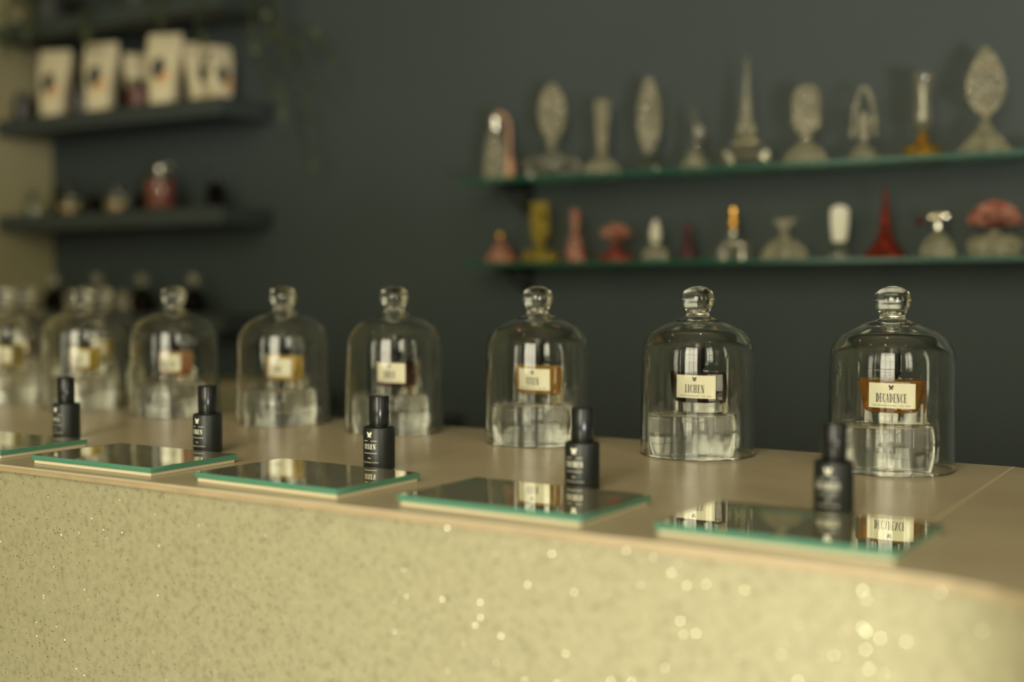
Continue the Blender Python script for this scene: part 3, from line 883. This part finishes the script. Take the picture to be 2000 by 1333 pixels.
bottle('L', -.884, 'clear three-lobed bottle with silver collar and gold finial', (pg, LH([(0, 0), (.038, 0), (.039, .024), (.030, .030), (.014, .033), (.010, .042), (0, .043)], 36, wob=facet(6, .22))),
       (M['gold'], LP([(0, .0580), (.006, .0585), (.0115, .068), (.0095, .078), (.0065, .086), (.006, .098), (0, .100)], 20)),
       [('collar', M['silver'], LP([(0, .0432), (.008, .044), (.0115, .050), (.008, .057), (0, .0578)], 20))])
def bow(bm):
    lathe(bm, smoothprof([(0, .0402), (.007, .041), (.006, .054), (.010, .060), (0, .061)], 3), 20)
    plate(bm, lambda t: .012 + .010 * t, .0605, .014, .012, 0, nz=8)
bottle('L', -.784, 'clear wide domed bottle with flared T-shaped stopper', (cut, LH([(0, 0), (.044, 0), (.045, .006), (.038, .020), (.024, .033), (.010, .039), (0, .040)], 24, wob=facet(12, .10))), (cs, bow))
bottle('L', -.681, 'small clear bottle with tall rounded milky white stopper', (pg, LP([(0, 0), (.015, 0), (.017, .006), (.013, .022), (.008, .030), (0, .031)], 20)),
       (M['opal'], lambda bm: plate(bm, lambda t: .010 + .0065 * math.sin(PI * min(1, t + .15) * .62) if t < .82 else .0165 * math.sqrt(max(1 - ((t - .82) / .18) ** 2, 0)) , .0312, .066, .014, 0)))
bottle('L', -.599, 'red glass bottle tapering to a thin spire', (M['red'], LH([(0, 0), (.035, 0), (.036, .006), (.020, .024), (.012, .042), (.009, .050), (0, .051)], 6)),
       (M['red'], LH([(0, .0512), (.010, .052), (.0075, .075), (.0045, .092), (.003, .115), (.0008, .128), (0, .1285)], 10)))
def puffer(bm):
    lathe(bm, smoothprof([(0, .046), (.0075, .0465), (.0085, .054), (.0065, .063), (0, .064)], 3), 20)
def spraycap(bm):
    tube(bm, [(-.017, 0, .069), (-.015, 0, .069), (0, 0, .0705), (.015, 0, .072), (.017, 0, .072)], [.003, .0085, .0095, .0085, .003], 16)
bottle('L', -.508, 'clear cut-glass atomiser with gleaming pale gold spray head', (cut, LH([(0, 0), (.028, 0), (.030, .010), (.022, .030), (.010, .042), (0, .046)], 16, wob=facet(8, .15))),
       None, [('neck', M['silver'], puffer), ('spray_head', M['brass_bright'], spraycap),
              ('squeeze_bulb', M['violet'], lambda bm: lathe(bm, smoothprof([(0, .056), (.006, .057), (.008, .064), (.005, .071), (0, .072)], 3), 16, cx=-.030, cy=0))])
bottle('L', -.415, 'crystal bottle with wide pink ribbed fan stopper, rightmost on the lower shelf', (cut, LH([(0, 0), (.036, 0), (.043, .010), (.044, .026), (.034, .036), (.010, .040), (.008, .046), (0, .047)], 24, wob=facet(12, .10))),
       (M['pink'], lambda bm: fan(bm, 0, .050, .004, .046, 8, 172, .011, 12)))

# ------------------------------------------------------------------ dark wall shelves at the left
SF = 2.120
zs = {'A': ZC + .843, 'B': ZC + .593, 'C': ZC + .337, 'D': ZC + .082}
sn = {'A': 'topmost dark shelf at the left, carrying the plants', 'B': 'dark shelf at the left holding the cream bags', 'C': 'dark shelf at the left holding small dark bottles', 'D': 'lowest dark shelf at the left, seen behind the glass domes'}
for k, z in zs.items():
    bm = bmesh.new(); box(bm, -2.948, -2.117, SF, 2.2985, z, z + .042, .002)
    tag(obj('wall_shelf', bm, M['dark_shelf']), sn[k], 'shelf', 'dark shelves at the left')
TOP = {k: z + .0422 for k, z in zs.items()}

# paper bags
def bag(loc, rz, s, label, printed=True, group='cream paper bags on the dark shelf'):
    t = thing('paper_bag', label, 'bag', loc, rz, group)
    H = .182 * s
    lv = [(0, .032, .024), (.006, .034, .026), (.06, .035, .028), (.10, .041, .025), (.135, .047, .018), (.160, .048, .008), (.182, .047, .0025)]
    bm = bmesh.new(); rings = []
    n = 28
    for k, (z, a, b) in enumerate(lv):
        ring = []
        for i in range(n):
            th = 2 * PI * i / n
            c, s_ = math.cos(th), math.sin(th)
            x = a * math.copysign(abs(c) ** .45, c); y = b * math.copysign(abs(s_) ** .55, s_)
            lean = .012 * (z / .182) ** 2
            w = .0015 * math.sin(3 * th + z * 60)
            ring.append(bm.verts.new(((x + w) * s, (y + lean) * s, z * s)))
        rings.append(ring)
    for A, B in zip(rings, rings[1:]):
        for i in range(n):
            j = (i + 1) % n; bm.faces.new((A[i], A[j], B[j], B[i]))
    bm.faces.new(rings[0][::-1]); bm.faces.new(rings[-1])
    bmesh.ops.recalc_face_normals(bm, faces=bm.faces)
    obj('pouch', bm, M['bag'], t, True)
    if printed:
        def fn(x, z):     # point on the front of the pouch
            zz = z / s; b = .03
            for (z0, a0, b0), (z1, a1, b1) in zip(lv, lv[1:]):
                if z0 <= zz <= z1:
                    q = (zz - z0) / (z1 - z0); b = b0 + (b1 - b0) * q; aa = a0 + (a1 - a0) * q
                    xx = min(abs(x / s) / aa, .98)
                    b *= (1 - xx ** (2 / .45)) ** (.55 / 2)
                    break
            return (x, -b * s + .012 * (zz / .182) ** 2 * s - .0022, z)
        blob = [(-.018, .070), (-.006, .060), (.004, .068), (.013, .082), (.017, .098), (.011, .114), (-.004, .121), (-.016, .112), (-.022, .094)]
        bm = bmesh.new()
        cx = sum(p[0] for p in blob) / len(blob) * s; cz = sum(p[1] for p in blob) / len(blob) * s
        c = bm.verts.new(fn(cx, cz)); vs = [bm.verts.new(fn(x * s, z * s)) for x, z in blob]
        for i in range(len(vs)): bm.faces.new((c, vs[i], vs[(i + 1) % len(vs)]))
        bmesh.ops.recalc_face_normals(bm, faces=bm.faces)
        obj('printed_emblem', bm, M['darkprint'], t)
        bm = bmesh.new()
        tan = [(-.012, .054), (.004, .048), (.020, .056), (.031, .074), (.022, .086), (.008, .078), (-.001, .064)]
        print_mesh(bm, [[(x * s, z * s) for x, z in tan]], fn)
        obj('printed_flourish', bm, M['bag_band'], t)
    return t
zb = TOP['B']
bag((-2.765, 2.166, zb), R(20), .98, 'cream paper bag with dark emblem, leftmost of the three front bags')
bag((-2.585, 2.166, zb), R(20), .99, 'cream paper bag with dark emblem, middle of the three front bags')
bag((-2.353, 2.166, zb), R(20), .98, 'cream paper bag with dark emblem, rightmost of the three front bags')
bag((-2.700, 2.252, zb), R(10), .86, 'dim cream bag half hidden between the left and middle front bags', False)
bag((-2.525, 2.245, zb), R(65), .86, 'cream bag just behind and right of the middle front bag', False)
bag((-2.300, 2.240, zb), R(68), .88, 'cream bag just behind the right front bag', True)
bag((-2.238, 2.240, zb), R(75), .82, 'dim cream bag, furthest right on the bag shelf', True)

def jar(name, loc, prof, m, label, cat, parts=(), group=None, seg=32, wob=None):
    t = thing(name, label, cat, loc, 0, group)
    bm = bmesh.new(); lathe(bm, prof, seg, wob=wob); obj('body', bm, m, t, True)
    for nm, mm, pr in parts:
        bm = bmesh.new(); lathe(bm, pr, 24); obj(nm, bm, mm, t, True)
    return t
M['dark_jar'] = plain('dark_brown_jar', (0.030, 0.024, 0.020), 0.3)
M['maroon'] = plain('maroon_jar', (0.10, 0.03, 0.022), 0.35)
jp = [(0, .0002), (.027, .0002), (.028, .003), (.028, .052), (.020, .060), (0, .060)]
lp = [(0, .0602), (.020, .0602), (.020, .076), (0, .0765)]
jar('dark_jar', (-2.912, 2.18, zb), jp, M['dark_jar'], 'dark lidded jar left of the leftmost cream bag', 'jar', [('lid', M['black_plastic'], lp)], 'dark jars on the bag shelf')
jar('dark_jar', (-2.672, 2.178, zb), jp, M['dark_jar'], 'dark jar between the left and middle cream bags', 'jar', [('lid', M['black_plastic'], lp)], 'dark jars on the bag shelf')
jar('dark_jar', (-2.465, 2.185, zb), jp, M['maroon'], 'dark maroon jar between the middle and right cream bags', 'jar', [('lid', M['black_plastic'], lp)], 'dark jars on the bag shelf')

zc = TOP['C']
def sbottle(u, r, h, m, label, n=2.185, stop=True, liqm=None):
    parts = [('stopper', M['black_plastic'], [(0, h + .008), (r * .42, h + .008), (r * .42, h + .024), (r * .3, h + .027), (0, h + .027)])] if stop else []
    prof = [(0, .0002), (r - .002, .0002), (r, .002), (r, h * .86), (r * .8, h * .95), (r * .35, h), (r * .35, h + .0078), (0, h + .0078)]
    if liqm:
        parts.append(('perfume_liquid', liqm, [(0, .004), (r - .004, .004), (r - .0035, .006), (r - .0035, h * .6), (0, h * .6)]))
    return jar('small_bottle', (u, n, zc), prof, m, label, 'bottle', parts, 'small dark bottles on the third shelf')
lq = plain('amber_oil', (0.60, 0.36, 0.12), 0.3); lr = plain('red_oil', (0.40, 0.08, 0.05), 0.3)
sbottle(-2.890, .020, .040, M['smoke'], 'small smoky bottle at the left end of the bottle shelf')
sbottle(-2.800, .024, .075, M['darkglass'], 'tall dark brown bottle in front of the corner of the walls', 2.22)
sbottle(-2.735, .026, .048, M['smoke'], 'smoky bottle with amber oil, second bright one from the left', liqm=lq)
sbottle(-2.650, .020, .045, M['darkglass'], 'dark bottle between the two smoky bottles', 2.20)
sbottle(-2.552, .026, .048, M['smoke'], 'smoky bottle with amber oil, third bright one from the left', liqm=lq)
sbottle(-2.478, .016, .045, M['darkglass'], 'narrow dark bottle left of the red atomiser', 2.20)
sbottle(-2.225, .022, .062, M['darkglass'], 'dark bottle at the right end of the bottle shelf', 2.21)
t = thing('red_atomiser', 'tall smoky atomiser with red oil and silver sprayer, brightest on the bottle shelf', 'bottle', (-2.390, 2.185, zc), R(30), 'small dark bottles on the third shelf')
bm = bmesh.new(); lathe(bm, [(0, .0002), (.034, .0002), (.036, .003), (.036, .078), (.028, .086), (.012, .090), (.012, .096), (0, .096)], 32); obj('body', bm, M['smoke'], t, True)
bm = bmesh.new(); lathe(bm, [(0, .006), (.031, .006), (.0325, .009), (.0325, .074), (0, .074)], 32); obj('red_liquid', bm, lr, t, True)
bm = bmesh.new(); lathe(bm, smoothprof([(0, .0962), (.010, .097), (.011, .108), (.007, .116), (0, .117)], 3), 20); obj('spray_head', bm, M['silver'], t, True)
bm = bmesh.new(); tube(bm, [(.006, 0, .108), (.022, 0, .116), (.032, 0, .108)], [.003, .003, .006], 10); obj('nozzle', bm, M['silver'], t, True)

zd = TOP['D'] - .0
gd = 'stoppered flasks on the lowest shelf'
ww = ['left', 'second', 'third', 'right']
for i, u in enumerate((-2.812, -2.637, -2.467, -2.285)):
    jar('flask', (u, 2.19, zd), [(0, .0002), (.026, .0002), (.029, .004), (.029, .040), (.020, .052), (.009, .058), (.009, .066), (0, .066)], M['darkglass'],
        'dark flask with faceted clear stopper on the lowest shelf, %s of four' % ['leftmost', 'second from left', 'third from left', 'rightmost'][i], 'bottle',
        [('stopper', M['cut'], [(0, .0662), (.006, .067), (.012, .078), (.0135, .086), (.009, .096), (0, .100)])], gd)
for i, (u, mm) in enumerate(((-2.745, 'cut_soft'), (-2.550, 'cut_soft'), (-2.375, 'smoke'))):
    jar('clear_jar', (u, 2.20, zd), [(0, .0002), (.020, .0002), (.022, .003), (.022, .038), (.014, .046), (.012, .056), (0, .057)], M[mm],
        'pale clear jar between the dark flasks, %s of three' % ['left', 'middle', 'right'][i], 'jar', group='clear jars on the lowest shelf')

# ------------------------------------------------------------------ low cabinet behind the counter
bm = bmesh.new(); box(bm, -2.94, -1.55, 1.93, 2.298, 0, ZC - .10)
cab = obj('back_cabinet', bm, M['cabinet'])
tag(cab, 'low dark cabinet against the back wall, behind the counter', 'cabinet')
bm = bmesh.new(); box(bm, -2.35, -1.56, 1.922, 1.9298, .12, ZC - .13, .002)
obj('door', bm, M['cabinet'], cab)
t = thing('storage_box', 'olive lidded box on the low cabinet, seen between two domes', 'box', (-1.990, 2.08, ZC - .0998), 0)
bm = bmesh.new(); box(bm, -.14, .14, -.09, .09, 0, .060, .002); obj('box_body', bm, M['olive_box'], t)
bm = bmesh.new(); box(bm, -.143, .143, -.093, .093, .0602, .076, .002); obj('lid', bm, M['olive_box'], t)

# ------------------------------------------------------------------ plants
def leaf(bm, p, d, up, ln, wd):
    d = d.normalized(); s = d.cross(up)
    if s.length < 1e-4: s = Vector((1, 0, 0))
    s.normalize(); nrm = s.cross(d)
    prof = [(0, .15), (.25, .85), (.5, 1), (.75, .6), (1, .02)]
    L_, M_, R_ = [], [], []
    for t, w in prof:
        c = p + d * ln * t - nrm * (ln * .25 * t * t)
        M_.append(bm.verts.new(c)); L_.append(bm.verts.new(c + s * wd * w * .5 + nrm * wd * .15 * w)); R_.append(bm.verts.new(c - s * wd * w * .5 + nrm * wd * .15 * w))
    for a in range(4):
        bm.faces.new((L_[a], M_[a], M_[a + 1], L_[a + 1])); bm.faces.new((M_[a], R_[a], R_[a + 1], M_[a + 1]))

def plant(name, label, loc, strands, bushy, seed, potr=.055, ball=.10):
    rnd = random.Random(seed)
    t = thing(name, label, 'plant', loc, 0, 'potted plants on the topmost dark shelf')
    bm = bmesh.new(); lathe(bm, [(0, .0002), (potr * .75, .0002), (potr, .09), (potr * 1.04, .095), (potr * .95, .096), (potr * .9, .085), (0, .085)], 32); obj('pot', bm, M['pot'], t, True)
    bl = bmesh.new(); bs = bmesh.new()
    for q in range(bushy):
        a = rnd.uniform(0, 2 * PI); e = rnd.uniform(-.35, 1.3)
        d = Vector((math.cos(a) * math.cos(e), min(math.sin(a) * math.cos(e), .45), math.sin(e)))
        p = Vector((0, 0, .085)) + Vector((d.x, d.y * .8, d.z * .6)) * ball * rnd.uniform(.4, 1.0)
        leaf(bl, p, d + Vector((rnd.uniform(-.4, .4), 0, rnd.uniform(-.5, .2))), Vector((0, 0, 1)), rnd.uniform(.025, .045), rnd.uniform(.014, .024))
    for pts in strands:
        pts = [Vector(p) for p in pts]
        fine = []
        for k in range(len(pts) - 1):
            for j in range(6):
                fine.append(pts[k].lerp(pts[k + 1], j / 6) + Vector((rnd.uniform(-.004, .004), rnd.uniform(-.003, .003), 0)))
        fine.append(pts[-1])
        tube(bs, fine, .0013, 5)
        tot = 0
        for a, b in zip(fine, fine[1:]):
            tot += (b - a).length
            if tot > .016:
                tot = 0
                d = Vector((rnd.uniform(-1, 1), rnd.uniform(-1, .2), rnd.uniform(-.9, .1)))
                leaf(bl, a, d, Vector((0, 0, 1)), rnd.uniform(.022, .038), rnd.uniform(.013, .022))
    obj('foliage', bl, M['leaf'], t, True)
    if strands: obj('stems', bs, M['stem_green'], t)
    else: bs.free()
    return t
za = TOP['A']
def drop(x0, x1, y, z1, sway):
    return [(0, -.02, .10), (x0 * .6, -.05, .12), (x0, y, .06), (x0 + sway * .3, y - .003, -.10), ((x0 + x1) / 2 + sway, y, z1 * .5), (x1, y, z1)]
plant('trailing_plant', 'dark trailing vine spilling over the right end of the topmost shelf', (-2.185, 2.21, za),
      [drop(.10, .25, -.03, -.42, .02), drop(.12, .20, -.02, -.32, -.02), drop(.14, .32, -.02, -.27, .02), drop(.02, .06, -.11, -.20, .0),
       drop(.16, .29, 0, -.44, .01), drop(-.10, -.14, -.11, -.06, .01), drop(.18, .36, -.01, -.20, .02)], 90, 3)
plant('leafy_plant', 'leafy plant at the left end of the topmost shelf, against the cream wall', (-2.83, 2.205, za), [drop(-.03, -.05, -.10, -.03, 0), drop(.04, .07, -.10, -.02, 0)], 110, 5, ball=.10)
plant('leafy_plant', 'sparse leafy plant in the middle of the topmost shelf', (-2.50, 2.215, za), [drop(-.05, -.10, -.11, -.01, 0)], 60, 8, ball=.09)
